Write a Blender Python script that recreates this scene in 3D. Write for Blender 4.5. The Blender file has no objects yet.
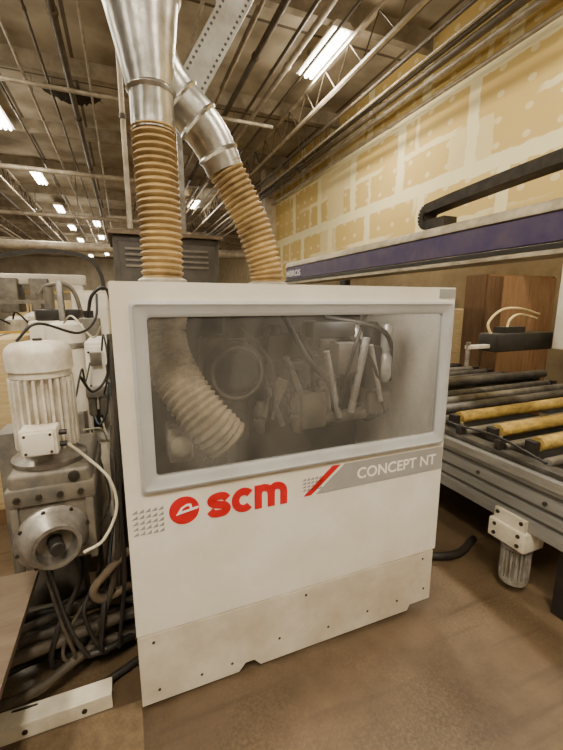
import bpy, bmesh, math, random
from mathutils import Vector, Matrix
random.seed(4)
S = bpy.context.scene
COL = S.collection
R = math.radians
PI = math.pi

# ---------------------------------------------------------------- materials
def lin(r, g, b):
    f = lambda c: (c/255/12.92) if c/255 <= .04045 else ((c/255+.055)/1.055)**2.4
    return (f(r), f(g), f(b), 1)

def mat(name, c1, c2=None, scale=6, rough=.6, metal=0, bump=0, bscale=None, lo=.35, hi=.65, spec=.4, stretch=None):
    m = bpy.data.materials.new(name); m.use_nodes = True
    nt = m.node_tree; n = nt.nodes; l = nt.links
    b = n['Principled BSDF']
    b.inputs['Roughness'].default_value = rough
    b.inputs['Metallic'].default_value = metal
    b.inputs['Specular IOR Level'].default_value = spec
    c2 = c2 or tuple([x*.8 for x in c1[:3]]+[1])
    tc = n.new('ShaderNodeTexCoord')
    src = tc.outputs['Object']
    if stretch:
        mp = n.new('ShaderNodeMapping'); mp.inputs['Scale'].default_value = stretch
        l.new(src, mp.inputs['Vector']); src = mp.outputs['Vector']
    no = n.new('ShaderNodeTexNoise'); no.inputs['Scale'].default_value = scale; no.inputs['Detail'].default_value = 6
    no.inputs['Roughness'].default_value = .65
    l.new(src, no.inputs['Vector'])
    rp = n.new('ShaderNodeValToRGB')
    rp.color_ramp.elements[0].position = lo; rp.color_ramp.elements[0].color = c1
    rp.color_ramp.elements[1].position = hi; rp.color_ramp.elements[1].color = c2
    l.new(no.outputs['Fac'], rp.inputs['Fac']); l.new(rp.outputs['Color'], b.inputs['Base Color'])
    if bump:
        n2 = n.new('ShaderNodeTexNoise'); n2.inputs['Scale'].default_value = bscale or scale*6; n2.inputs['Detail'].default_value = 4
        l.new(src, n2.inputs['Vector'])
        bp = n.new('ShaderNodeBump'); bp.inputs['Strength'].default_value = bump; bp.inputs['Distance'].default_value = .02
        l.new(n2.outputs['Fac'], bp.inputs['Height']); l.new(bp.outputs['Normal'], b.inputs['Normal'])
    return m

M = {}
M['panel'] = mat('white_panel', lin(229,225,215), lin(211,202,186), 2.0, .42)
M['skirt'] = mat('skirt_panel', lin(214,205,189), lin(182,169,147), 3, .5)
M['frame'] = mat('grey_frame', lin(178,178,178), lin(164,163,161), 4, .45)
M['red'] = mat('red_print', lin(206,28,34), lin(190,24,30), 8, .4)
M['band'] = mat('grey_band', lin(160,157,152), lin(148,144,139), 6, .45)
M['tri'] = mat('grey_print', lin(150,148,146), None, 6, .45)
M['whiteprint'] = mat('white_print', lin(240,238,232), lin(232,228,220), 6, .45)
M['screw'] = mat('screw_steel', lin(90,84,76), lin(60,55,50), 20, .4, .8)
M['galv'] = mat('galvanised_steel', lin(208,206,201), lin(150,147,141), 9, .3, .95, .12, 14, .3, .7)
M['galvdark'] = mat('dusty_galvanised', lin(182,177,166), lin(146,138,124), 6, .5, .5)
M['hose'] = mat('tan_hose', lin(164,136,86), lin(112,90,55), 7, .6, 0, .1)
M['hosein'] = mat('dusty_hose', lin(198,182,154), lin(142,127,103), 9, .7)
M['steel'] = mat('worn_steel', lin(160,155,148), lin(108,102,94), 12, .4, .6)
M['silver'] = mat('bright_machined', lin(214,211,205), lin(160,155,147), 10, .35, .45)
M['darksteel'] = mat('dark_steel', lin(54,50,46), lin(34,31,28), 7, .55, .3)
M['dustbox'] = mat('dusty_grey_steel', lin(80,74,66), lin(54,49,43), 5, .7, .1)
M['dark'] = mat('dusty_rubber', lin(34,31,28), lin(76,65,51), 9, .65)
M['chain'] = mat('dusty_chain', lin(36,33,29), lin(66,58,48), 7, .65)
M['black'] = mat('black_plastic', lin(24,22,21), lin(46,40,34), 10, .5)
M['cream'] = mat('cream_paint', lin(218,210,192), lin(184,172,148), 5, .5)
M['rail'] = mat('dirty_cream_paint', lin(190,178,154), lin(138,126,104), 5, .55)
M['motor'] = mat('white_motor_paint', lin(220,214,202), lin(180,168,147), 11, .45)
M['fin'] = mat('dusty_motor_grey', lin(158,152,141), lin(110,101,87), 14, .5)
M['gear'] = mat('grey_gearbox_paint', lin(90,87,82), lin(124,115,101), 9, .5, .2, .05)
M['purple'] = mat('purple_paint', lin(58,46,86), lin(82,70,90), 6, .5)
M['alu'] = mat('aluminium', lin(176,174,170), lin(140,136,129), 6, .35, .75, 0, None, .3, .7, .4, (8,1,8))
M['railalu'] = mat('grey_rail', lin(152,150,146), lin(128,125,119), 2.5, .4, .45, 0, None, .3, .7, .4, (6,.6,6))
M['groove'] = mat('groove_shadow_grey', lin(104,101,96), lin(84,81,76), 6, .5, .3)
M['bar'] = mat('grey_metal_roller', lin(140,136,129), lin(92,87,79), 6, .36, .6)
M['roller'] = mat('yellow_roller', lin(186,156,78), lin(118,96,56), 8, .45, 0, 0, None, .36, .7, .4, (2,5,5))
M['greyroller'] = mat('grey_roller', lin(98,94,88), lin(60,56,51), 8, .38, .45)
M['lightwood'] = mat('light_brown_board', lin(156,120,84), lin(130,98,68), 4, .9, 0, .05, None, .3, .7, .1, (6,6,.8))
M['brownwood'] = mat('brown_board', lin(112,86,62), lin(88,67,48), 4, .9, 0, .05, None, .3, .7, .1, (6,6,.8))
M['ply'] = mat('dusty_plywood', lin(112,97,80), lin(88,74,59), 4, .75, 0, .1, None, .3, .7, .3, (1,5,1))
M['beam'] = mat('dusty_beam', lin(160,148,128), lin(122,110,92), 3, .8)
M['pipe'] = mat('painted_pipe', lin(178,167,148), lin(136,123,104), 5, .5, .2)
M['pipedark'] = mat('dark_pipe', lin(92,80,64), lin(68,58,46), 5, .55, .3)
M['fixture'] = mat('fixture_white', lin(224,219,207), lin(204,195,178), 4, .5)
M['darkwall'] = mat('side_bay_wall', lin(160,143,113), lin(134,118,92), 2, .9)
M['hallwall'] = mat('hall_wall', lin(184,172,150), lin(154,142,122), 1, .9)
M['yellow'] = mat('yellow_paint', lin(200,166,70), lin(170,136,56), 5, .5)
M['boards'] = mat('pale_boards', lin(204,182,136), lin(166,142,98), 5, .7, 0, 0, None, .3, .7, .3, (1,1,14))
M['dust'] = mat('sawdust', lin(114,95,70), lin(88,72,52), 14, .95, 0, .5, 60)
M['cable'] = mat('pale_cable', lin(206,200,180), lin(180,170,146), 8, .5)
M['bluewire'] = mat('dusty_blue_wire', lin(70,84,104), lin(60,66,76), 8, .5)
M['yelhose'] = mat('yellow_air_hose', lin(214,196,146), lin(196,174,116), 8, .4)
M['insul'] = mat('torn_insulation', lin(56,48,39), lin(42,35,28), 8, .9)

TD = Vector((.49,0,.872)); TW = Vector((.872,0,-.49))
def tray_mat():
    m = mat('perforated_tray', lin(150,147,140), lin(118,113,104), 5, .5, .2)
    nt = m.node_tree; n = nt.nodes; l = nt.links; b = n['Principled BSDF']; tc = n['Texture Coordinate']
    src = b.inputs['Base Color'].links[0].from_socket
    def dot(v):
        q = n.new('ShaderNodeVectorMath'); q.operation = 'DOT_PRODUCT'; q.inputs[1].default_value = tuple(v); l.new(tc.outputs['Object'], q.inputs[0]); return q.outputs['Value']
    def mth(op, a, v=None, s2=None):
        q = n.new('ShaderNodeMath'); q.operation = op; l.new(a, q.inputs[0])
        if s2 is not None: l.new(s2, q.inputs[1])
        elif v is not None: q.inputs[1].default_value = v
        return q.outputs[0]
    ab = mth('ABSOLUTE', dot(TW))
    e1 = mth('COMPARE', ab, .055); e1.node.inputs[2].default_value = .007
    fr = mth('LESS_THAN', mth('FRACT', mth('MULTIPLY', dot(TD), 28)), .45)
    f = mth('MULTIPLY', e1, None, fr)
    mx = n.new('ShaderNodeMixRGB'); mx.inputs['Color2'].default_value = (.03,.026,.02,1)
    l.new(f, mx.inputs['Fac']); l.new(src, mx.inputs['Color1']); l.new(mx.outputs[0], b.inputs['Base Color'])
    return m
M['tray'] = tray_mat()

def floor_mat():
    m = mat('dusty_concrete', lin(104,86,64), lin(74,59,43), .8, .42, 0, .06, 34, .3, .7, .45)
    nt = m.node_tree; n = nt.nodes; l = nt.links; b = n['Principled BSDF']
    tc = n['Texture Coordinate']
    src = b.inputs['Base Color'].links[0].from_socket
    a = n.new('ShaderNodeTexNoise'); a.inputs['Scale'].default_value = 3; a.inputs['Detail'].default_value = 9; a.inputs['Roughness'].default_value = .68
    l.new(tc.outputs['Object'], a.inputs['Vector'])
    rp = n.new('ShaderNodeValToRGB'); rp.color_ramp.elements[0].position = .37; rp.color_ramp.elements[0].color = (.52,.48,.44,1); rp.color_ramp.elements[1].position = .63
    rp.color_ramp.elements[1].color = (1.08,1.06,1.04,1)
    l.new(a.outputs['Fac'], rp.inputs['Fac'])
    mx = n.new('ShaderNodeMixRGB'); mx.blend_type = 'MULTIPLY'; mx.inputs['Fac'].default_value = .85
    l.new(src, mx.inputs['Color1']); l.new(rp.outputs['Color'], mx.inputs['Color2'])
    v = n.new('ShaderNodeTexNoise'); v.inputs['Scale'].default_value = 70; v.inputs['Detail'].default_value = 5; v.inputs['Roughness'].default_value = .8; l.new(tc.outputs['Object'], v.inputs['Vector'])
    big = n.new('ShaderNodeTexNoise'); big.inputs['Scale'].default_value = 2.2; big.inputs['Detail'].default_value = 5; l.new(tc.outputs['Object'], big.inputs['Vector'])
    bm_ = n.new('ShaderNodeMapRange'); bm_.inputs['From Min'].default_value = .4; bm_.inputs['From Max'].default_value = .65; bm_.inputs['To Min'].default_value = .2; l.new(big.outputs['Fac'], bm_.inputs['Value'])
    gt = n.new('ShaderNodeMapRange'); gt.inputs['From Min'].default_value = .45; gt.inputs['From Max'].default_value = .78; gt.inputs['To Max'].default_value = .6
    l.new(v.outputs['Fac'], gt.inputs['Value'])
    gm = n.new('ShaderNodeMath'); gm.operation = 'MULTIPLY'; l.new(gt.outputs[0], gm.inputs[0]); l.new(bm_.outputs[0], gm.inputs[1])
    m2 = n.new('ShaderNodeMixRGB'); m2.inputs['Color2'].default_value = lin(140,119,90); l.new(gm.outputs[0], m2.inputs['Fac']); l.new(mx.outputs[0], m2.inputs['Color1'])
    mp = n.new('ShaderNodeMapping'); mp.inputs['Scale'].default_value = (1.2,16,1); mp.inputs['Rotation'].default_value = (0,0,.6); l.new(tc.outputs['Object'], mp.inputs['Vector'])
    sc = n.new('ShaderNodeTexNoise'); sc.inputs['Scale'].default_value = 1; sc.inputs['Detail'].default_value = 3; l.new(mp.outputs[0], sc.inputs['Vector'])
    sg = n.new('ShaderNodeMapRange'); sg.inputs['From Min'].default_value = .58; sg.inputs['From Max'].default_value = .7; sg.inputs['To Max'].default_value = .5; l.new(sc.outputs['Fac'], sg.inputs['Value'])
    m3 = n.new('ShaderNodeMixRGB'); m3.inputs['Color2'].default_value = lin(58,46,34); l.new(sg.outputs[0], m3.inputs['Fac']); l.new(m2.outputs[0], m3.inputs['Color1'])
    l.new(m3.outputs[0], b.inputs['Base Color'])
    mr = n.new('ShaderNodeMapRange'); mr.inputs['From Min'].default_value = .3; mr.inputs['From Max'].default_value = .7; mr.inputs['To Min'].default_value = .36; mr.inputs['To Max'].default_value = .62
    l.new(a.outputs['Fac'], mr.inputs['Value']); l.new(mr.outputs[0], b.inputs['Roughness'])
    return m
M['floor'] = floor_mat()

def emis(name, col, st):
    m = bpy.data.materials.new(name); m.use_nodes = True
    b = m.node_tree.nodes['Principled BSDF']
    b.inputs['Base Color'].default_value = (.9,.85,.7,1)
    b.inputs['Emission Color'].default_value = col
    b.inputs['Emission Strength'].default_value = st
    return m
M['lamp'] = emis('tube_and_fill_glow', (1,.94,.8,1), 28)

def drywall_mat():
    m = bpy.data.materials.new('taped_drywall'); m.use_nodes = True
    nt = m.node_tree; n = nt.nodes; l = nt.links; b = n['Principled BSDF']
    b.inputs['Roughness'].default_value = .9
    tc = n.new('ShaderNodeTexCoord'); sp = n.new('ShaderNodeSeparateXYZ'); l.new(tc.outputs['Object'], sp.inputs[0])
    cb = n.new('ShaderNodeCombineXYZ'); l.new(sp.outputs['Y'], cb.inputs['X']); l.new(sp.outputs['Z'], cb.inputs['Y'])
    nz = n.new('ShaderNodeTexNoise'); nz.inputs['Scale'].default_value = 3.4; nz.inputs['Detail'].default_value = 5; nz.inputs['Roughness'].default_value = .6
    l.new(cb.outputs[0], nz.inputs['Vector'])
    vm = n.new('ShaderNodeVectorMath'); vm.operation = 'MULTIPLY_ADD'
    vm.inputs[1].default_value = (.15,.12,0); l.new(nz.outputs['Color'], vm.inputs[0]); l.new(cb.outputs[0], vm.inputs[2])
    def brick(wd, ht, ms, off, sm=.2):
        br = n.new('ShaderNodeTexBrick'); br.offset = off; br.offset_frequency = 2
        br.inputs['Scale'].default_value = 1
        br.inputs['Brick Width'].default_value = wd; br.inputs['Row Height'].default_value = ht
        br.inputs['Mortar Size'].default_value = ms; br.inputs['Mortar Smooth'].default_value = sm
        l.new(vm.outputs[0], br.inputs['Vector']); return br
    def mul(s, f):
        q = n.new('ShaderNodeMath'); q.operation = 'MULTIPLY'; q.inputs[1].default_value = f; l.new(s, q.inputs[0]); return q.outputs[0]
    def mxx(a, c):
        q = n.new('ShaderNodeMath'); q.operation = 'MAXIMUM'; l.new(a, q.inputs[0]); l.new(c, q.inputs[1]); return q.outputs[0]
    b1 = brick(1.5, 1.22, .11, .37); b2 = brick(2.6, .61, .05, .5)
    bp = brick(.74, .61, 0, .43); bp.inputs['Color1'].default_value = (0,0,0,1); bp.inputs['Color2'].default_value = (1,1,1,1)
    bt = n.new('ShaderNodeMath'); bt.operation = 'GREATER_THAN'; bt.inputs[1].default_value = .86; l.new(bp.outputs['Color'], bt.inputs[0])
    kn = n.new('ShaderNodeTexNoise'); kn.inputs['Scale'].default_value = .9; kn.inputs['Detail'].default_value = 0; l.new(cb.outputs[0], kn.inputs['Vector'])
    km = n.new('ShaderNodeMapRange'); km.inputs['From Min'].default_value = .42; km.inputs['From Max'].default_value = .5; l.new(kn.outputs['Fac'], km.inputs['Value'])
    b2m = n.new('ShaderNodeMath'); b2m.operation = 'MULTIPLY'; l.new(b2.outputs['Fac'], b2m.inputs[0]); l.new(km.outputs[0], b2m.inputs[1])
    mp = n.new('ShaderNodeVectorMath'); mp.operation = 'MULTIPLY'; mp.inputs[1].default_value = (1/.41, 1/.3, 0); l.new(cb.outputs[0], mp.inputs[0])
    fr = n.new('ShaderNodeVectorMath'); fr.operation = 'FRACTION'; l.new(mp.outputs[0], fr.inputs[0])
    sb = n.new('ShaderNodeVectorMath'); sb.operation = 'SUBTRACT'; sb.inputs[1].default_value = (.5,.5,0); l.new(fr.outputs[0], sb.inputs[0])
    le = n.new('ShaderNodeVectorMath'); le.operation = 'LENGTH'; l.new(sb.outputs[0], le.inputs[0])
    lt = n.new('ShaderNodeMath'); lt.operation = 'LESS_THAN'; lt.inputs[1].default_value = .13; l.new(le.outputs['Value'], lt.inputs[0])
    fac = mxx(mxx(mul(b1.outputs['Fac'], 1), mul(b2m.outputs[0], .8)), mxx(mul(bt.outputs[0], .5), mul(lt.outputs[0], .6)))
    mx = n.new('ShaderNodeMixRGB'); mx.inputs['Color1'].default_value = lin(212,184,114); mx.inputs['Color2'].default_value = lin(241,230,184)
    l.new(fac, mx.inputs['Fac'])
    n3 = n.new('ShaderNodeTexNoise'); n3.inputs['Scale'].default_value = .8; n3.inputs['Detail'].default_value = 5; l.new(cb.outputs[0], n3.inputs['Vector'])
    rp = n.new('ShaderNodeValToRGB'); rp.color_ramp.elements[0].position = .3; rp.color_ramp.elements[0].color = (.82,.78,.68,1); rp.color_ramp.elements[1].position = .65
    l.new(n3.outputs['Fac'], rp.inputs['Fac'])
    m2 = n.new('ShaderNodeMixRGB'); m2.blend_type = 'MULTIPLY'; m2.inputs['Fac'].default_value = .5
    l.new(mx.outputs[0], m2.inputs['Color1']); l.new(rp.outputs['Color'], m2.inputs['Color2'])
    l.new(m2.outputs[0], b.inputs['Base Color'])
    return m
M['drywall'] = drywall_mat()

def ceiling_mat():
    m = bpy.data.materials.new('ceiling_panels'); m.use_nodes = True
    nt = m.node_tree; n = nt.nodes; l = nt.links; b = n['Principled BSDF']
    b.inputs['Roughness'].default_value = .9
    tc = n.new('ShaderNodeTexCoord')
    br = n.new('ShaderNodeTexBrick'); br.offset = 0
    br.inputs['Scale'].default_value = 1; br.inputs['Brick Width'].default_value = 1.25; br.inputs['Row Height'].default_value = 2.75
    br.inputs['Mortar Size'].default_value = .03
    br.inputs['Color1'].default_value = lin(190,180,160); br.inputs['Color2'].default_value = lin(166,155,136); br.inputs['Mortar'].default_value = lin(98,87,72)
    l.new(tc.outputs['Object'], br.inputs['Vector'])
    nz = n.new('ShaderNodeTexNoise'); nz.inputs['Scale'].default_value = 1.1; nz.inputs['Detail'].default_value = 7; l.new(tc.outputs['Object'], nz.inputs['Vector'])
    rp = n.new('ShaderNodeValToRGB'); rp.color_ramp.elements[0].position = .37; rp.color_ramp.elements[0].color = (.42,.38,.33,1); rp.color_ramp.elements[1].position = .61
    l.new(nz.outputs['Fac'], rp.inputs['Fac'])
    mx = n.new('ShaderNodeMixRGB'); mx.blend_type = 'MULTIPLY'; mx.inputs['Fac'].default_value = .85
    l.new(br.outputs['Color'], mx.inputs['Color1']); l.new(rp.outputs['Color'], mx.inputs['Color2'])
    l.new(mx.outputs[0], b.inputs['Base Color'])
    return m
M['ceiling'] = ceiling_mat()

def pane_mat():
    m = bpy.data.materials.new('dusty_acrylic'); m.use_nodes = True
    nt = m.node_tree; n = nt.nodes; l = nt.links; b = n['Principled BSDF']; out = n['Material Output']
    b.inputs['Base Color'].default_value = lin(132,128,121); b.inputs['Roughness'].default_value = .14
    b.inputs['Specular IOR Level'].default_value = .7
    tr = n.new('ShaderNodeBsdfTransparent'); tr.inputs['Color'].default_value = (.88,.87,.85,1)
    tc = n.new('ShaderNodeTexCoord')
    nz = n.new('ShaderNodeTexNoise'); nz.inputs['Scale'].default_value = 1.7; nz.inputs['Detail'].default_value = 6; nz.inputs['Roughness'].default_value = .55
    nz.inputs['Distortion'].default_value = .6
    l.new(tc.outputs['Object'], nz.inputs['Vector'])
    rp = n.new('ShaderNodeMapRange'); rp.inputs['From Min'].default_value = .36; rp.inputs['From Max'].default_value = .66
    rp.inputs['To Min'].default_value = .14; rp.inputs['To Max'].default_value = .44
    l.new(nz.outputs['Fac'], rp.inputs['Value'])
    mp = n.new('ShaderNodeMapping'); mp.inputs['Scale'].default_value = (7,1,2); mp.inputs['Rotation'].default_value = (0,.6,0); l.new(tc.outputs['Object'], mp.inputs['Vector'])
    st = n.new('ShaderNodeTexNoise'); st.inputs['Scale'].default_value = 1; st.inputs['Detail'].default_value = 5; l.new(mp.outputs[0], st.inputs['Vector'])
    sm = n.new('ShaderNodeMapRange'); sm.inputs['From Min'].default_value = .48; sm.inputs['From Max'].default_value = .8; sm.inputs['To Max'].default_value = .3; l.new(st.outputs['Fac'], sm.inputs['Value'])
    sp = n.new('ShaderNodeTexNoise'); sp.inputs['Scale'].default_value = 170; l.new(tc.outputs['Object'], sp.inputs['Vector'])
    gt = n.new('ShaderNodeMapRange'); gt.inputs['From Min'].default_value = .62; gt.inputs['From Max'].default_value = .72; gt.inputs['To Max'].default_value = .2
    l.new(sp.outputs['Fac'], gt.inputs['Value'])
    ad = n.new('ShaderNodeMath'); ad.operation = 'ADD'; ad.use_clamp = True; l.new(rp.outputs[0], ad.inputs[0]); l.new(gt.outputs[0], ad.inputs[1])
    a2 = n.new('ShaderNodeMath'); a2.operation = 'ADD'; a2.use_clamp = True; l.new(ad.outputs[0], a2.inputs[0]); l.new(sm.outputs[0], a2.inputs[1])
    mx = n.new('ShaderNodeMixShader'); l.new(a2.outputs[0], mx.inputs['Fac']); l.new(tr.outputs[0], mx.inputs[1]); l.new(b.outputs[0], mx.inputs[2])
    l.new(mx.outputs[0], out.inputs['Surface'])
    return m
M['pane'] = pane_mat()

# ---------------------------------------------------------------- mesh builder
def crom(pts, n=8):
    P = [Vector(p) for p in pts]; P = [P[0]*2-P[1]]+P+[P[-1]*2-P[-2]]
    out = []
    for i in range(1, len(P)-2):
        a, b, c, d = P[i-1:i+3]
        for k in range(n):
            t = k/n
            out.append(.5*((2*b)+(c-a)*t+(2*a-5*b+4*c-d)*t*t+(3*b-a-3*c+d)*t**3))
    out.append(P[-2].copy())
    return out

def resample(pts, step):
    out = [pts[0].copy()]; need = step
    for a, b in zip(pts, pts[1:]):
        L = (b-a).length; pos = 0
        while L-pos >= need:
            pos += need; out.append(a.lerp(b, pos/L)); need = step
        need -= L-pos
    return out

class MB:
    def __init__(s): s.v = []; s.f = []
    def add(s, vs, fs):
        o = len(s.v); s.v += [Vector(v) for v in vs]; s.f += [[i+o for i in f] for f in fs]; return s
    def box(s, a, b):
        x0,y0,z0 = a; x1,y1,z1 = b
        return s.add([(x0,y0,z0),(x1,y0,z0),(x1,y1,z0),(x0,y1,z0),(x0,y0,z1),(x1,y0,z1),(x1,y1,z1),(x0,y1,z1)],
              [(0,3,2,1),(4,5,6,7),(0,1,5,4),(1,2,6,5),(2,3,7,6),(3,0,4,7)])
    def rbox(s, a, b, r=.01, seg=2):
        bm = bmesh.new(); bmesh.ops.create_cube(bm, size=1)
        for v in bm.verts:
            v.co = Vector([(a[i]+b[i])/2 + v.co[i]*(b[i]-a[i]) for i in range(3)])
        bmesh.ops.bevel(bm, geom=list(bm.edges), offset=r, segments=seg, affect='EDGES', profile=.5)
        bm.verts.index_update()
        s.add([v.co.copy() for v in bm.verts], [[v.index for v in f.verts] for f in bm.faces]); bm.free(); return s
    def obox(s, c, ax, ay, az):
        c, ax, ay, az = Vector(c), Vector(ax), Vector(ay), Vector(az)
        vs = [c+i*ax+j*ay+k*az for k in (-1,1) for j in (-1,1) for i in (-1,1)]
        return s.add(vs, [(0,2,3,1),(4,5,7,6),(0,1,5,4),(1,3,7,5),(3,2,6,7),(2,0,4,6)])
    def sweep(s, pts, rad, seg=12, caps=True):
        pts = [Vector(p) for p in pts]; n = len(pts)
        rads = rad if isinstance(rad, (list,tuple)) else [rad]*n
        tg = []
        for i in range(n):
            d = pts[min(i+1,n-1)]-pts[max(i-1,0)]
            if d.length < 1e-9: d = tg[-1] if tg else Vector((0,0,1))
            tg.append(d.normalized())
        up = Vector((0,0,1)) if abs(tg[0].z) < .9 else Vector((1,0,0))
        u = tg[0].cross(up).normalized()
        vs = []; fs = []
        for i in range(n):
            u = (u - tg[i]*u.dot(tg[i]))
            u.normalize(); w = tg[i].cross(u)
            for k in range(seg):
                a = 2*PI*k/seg
                vs.append(pts[i]+(u*math.cos(a)+w*math.sin(a))*rads[i])
        for i in range(n-1):
            for k in range(seg):
                k2 = (k+1) % seg
                fs.append((i*seg+k, i*seg+k2, (i+1)*seg+k2, (i+1)*seg+k))
        if caps:
            fs.append(tuple(range(seg))[::-1]); fs.append(tuple(range((n-1)*seg, n*seg)))
        return s.add(vs, fs)
    def cyl(s, p0, p1, r0, r1=None, seg=24):
        return s.sweep([p0, p1], [r0, r0 if r1 is None else r1], seg)
    def lathe(s, prof, org, axis, seg=32):
        org = Vector(org); ax = Vector(axis).normalized()
        up = Vector((0,0,1)) if abs(ax.z) < .9 else Vector((1,0,0))
        u = ax.cross(up).normalized(); w = ax.cross(u)
        vs = []; fs = []
        for r, h in prof:
            for k in range(seg):
                a = 2*PI*k/seg; vs.append(org+ax*h+(u*math.cos(a)+w*math.sin(a))*max(r,1e-4))
        for i in range(len(prof)-1):
            for k in range(seg):
                k2 = (k+1) % seg; fs.append((i*seg+k, i*seg+k2, (i+1)*seg+k2, (i+1)*seg+k))
        fs.append(tuple(range(seg))); fs.append(tuple(range((len(prof)-1)*seg, len(prof)*seg)))
        return s.add(vs, fs)
    def prism(s, poly, axis, a, b):
        def p(q, t):
            return {'x':(t,q[0],q[1]), 'y':(q[0],t,q[1]), 'z':(q[0],q[1],t)}[axis]
        n = len(poly)
        vs = [p(q,a) for q in poly]+[p(q,b) for q in poly]
        fs = [tuple(range(n)), tuple(range(n,2*n))[::-1]]+[(i,(i+1)%n,(i+1)%n+n,i+n) for i in range(n)]
        return s.add(vs, fs)
    def loft(s, loops, close=True):
        n = len(loops[0]); vs = [v for L in loops for v in L]; fs = []
        m = len(loops)
        for i in range(m if close else m-1):
            j = (i+1) % m
            for k in range(n):
                k2 = (k+1) % n; fs.append((i*n+k, i*n+k2, j*n+k2, j*n+k))
        return s.add(vs, fs)
    def gear(s, c, r0, r1, n, z0, z1, duty=.35):
        prof = []
        for i in range(n):
            a = 2*PI*i/n; w = 2*PI/n
            for f, r in ((0,r1),(duty,r1),(duty+.04,r0),(.96,r0)):
                prof.append((c[0]+r*math.cos(a+w*f), c[1]+r*math.sin(a+w*f)))
        return s.prism(prof, 'z', z0, z1)
    def hose(s, path, r, pitch=.03, amp=.011, seg=28):
        pts = resample(crom(path, 24), pitch/6)
        pat = [0, .7, 1, .7, 0, -.35]
        return s.sweep(pts, [r+amp*pat[i%6] for i in range(len(pts))], seg)
    def ribbon(s, pts, w, y0, y1):
        P = [Vector((p[0],p[1])) for p in pts]; n = len(P); a = []; b = []
        ws = w if isinstance(w, (list,tuple)) else [w]*n
        for i in range(n):
            d = (P[min(i+1,n-1)]-P[max(i-1,0)]).normalized(); nn = Vector((-d.y,d.x))*ws[i]/2
            a.append(P[i]+nn); b.append(P[i]-nn)
        vs = [(q.x,y0,q.y) for q in a]+[(q.x,y0,q.y) for q in b]+[(q.x,y1,q.y) for q in a]+[(q.x,y1,q.y) for q in b]
        fs = []
        for i in range(n-1):
            fs += [(i,i+1,n+i+1,n+i),(2*n+i,3*n+i,3*n+i+1,2*n+i+1),(i,2*n+i,2*n+i+1,i+1),(n+i,n+i+1,3*n+i+1,3*n+i)]
        fs += [(0,n,3*n,2*n),(n-1,3*n-1,4*n-1,2*n-1)]
        return s.add(vs, fs)

ORG = {}
def tag(o, label=None, cat=None, group=None, kind=None):
    if label: o['label'] = label
    if cat: o['category'] = cat
    if group: o['group'] = group
    if kind: o['kind'] = kind
    return o

def build(mb, name, m, parent=None, label=None, cat=None, group=None, kind=None, bevel=0, smooth=True):
    if parent is not None: org = ORG[parent.name]
    else:
        xs = [v.x for v in mb.v]; ys = [v.y for v in mb.v]; zs = [v.z for v in mb.v]
        org = Vector(((min(xs)+max(xs))/2, (min(ys)+max(ys))/2, min(zs)))
    me = bpy.data.meshes.new(name)
    me.from_pydata([tuple(v-org) for v in mb.v], [], mb.f)
    bm = bmesh.new(); bm.from_mesh(me); bmesh.ops.recalc_face_normals(bm, faces=bm.faces); bm.to_mesh(me); bm.free()
    if smooth:
        for p in me.polygons: p.use_smooth = True
        me.set_sharp_from_angle(angle=R(38))
    me.materials.append(M[m])
    o = bpy.data.objects.new(name, me); COL.objects.link(o)
    if parent is not None: o.parent = parent
    else: o.location = org
    ORG[o.name] = org
    if bevel:
        b = o.modifiers.new('bevel', 'BEVEL'); b.width = bevel; b.segments = 2; b.limit_method = 'ANGLE'; b.angle_limit = R(40)
    return tag(o, label, cat, group, kind)

def thing(name, label, cat, loc, group=None):
    o = bpy.data.objects.new(name, None); COL.objects.link(o); o.location = loc; o.empty_display_size = .1
    ORG[o.name] = Vector(loc)
    return tag(o, label, cat, group)

def dup(root, loc, label=None, group=None, parent=None):
    r = root.copy(); COL.objects.link(r); r.location = loc
    if parent is not None: r.parent = parent
    ORG[r.name] = Vector(loc)
    if label: r['label'] = label
    if group: r['group'] = group
    for ch in list(root.children):
        c = ch.copy(); COL.objects.link(c); c.parent = r
        for g in list(ch.children):
            d = g.copy(); COL.objects.link(d); d.parent = c
    return r

def text_mb(body, x0, x1, z0, z1, ya, yb, bold=0.0, axis='y'):
    cu = bpy.data.curves.new('t', 'FONT'); cu.body = body; cu.size = 1; cu.extrude = .5; cu.offset = bold
    o = bpy.data.objects.new('t', cu); COL.objects.link(o)
    bpy.context.view_layer.update()
    dg = bpy.context.evaluated_depsgraph_get()
    me = bpy.data.meshes.new_from_object(o.evaluated_get(dg))
    xs = [v.co.x for v in me.vertices]; ys = [v.co.y for v in me.vertices]
    ax, bx, ay, by = min(xs), max(xs), min(ys), max(ys)
    mb = MB(); vs = []
    for v in me.vertices:
        p = x0+(v.co.x-ax)/(bx-ax)*(x1-x0); q = z0+(v.co.y-ay)/(by-ay)*(z1-z0); d = ya if v.co.z > 0 else yb
        vs.append((p,d,q) if axis == 'y' else (d,p,q))
    mb.add(vs, [list(p.vertices) for p in me.polygons])
    bpy.data.objects.remove(o); bpy.data.meshes.remove(me); bpy.data.curves.remove(cu)
    return mb

# ---------------------------------------------------------------- camera
cam = bpy.data.cameras.new('camera'); co = bpy.data.objects.new('camera', cam); COL.objects.link(co)
cam.sensor_fit = 'HORIZONTAL'; cam.sensor_width = 36; cam.lens = 384/563*36; cam.clip_start = .02
co.location = (0,0,1.605); co.rotation_euler = (R(90-10.6), 0, R(-22.1))
S.camera = co

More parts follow.
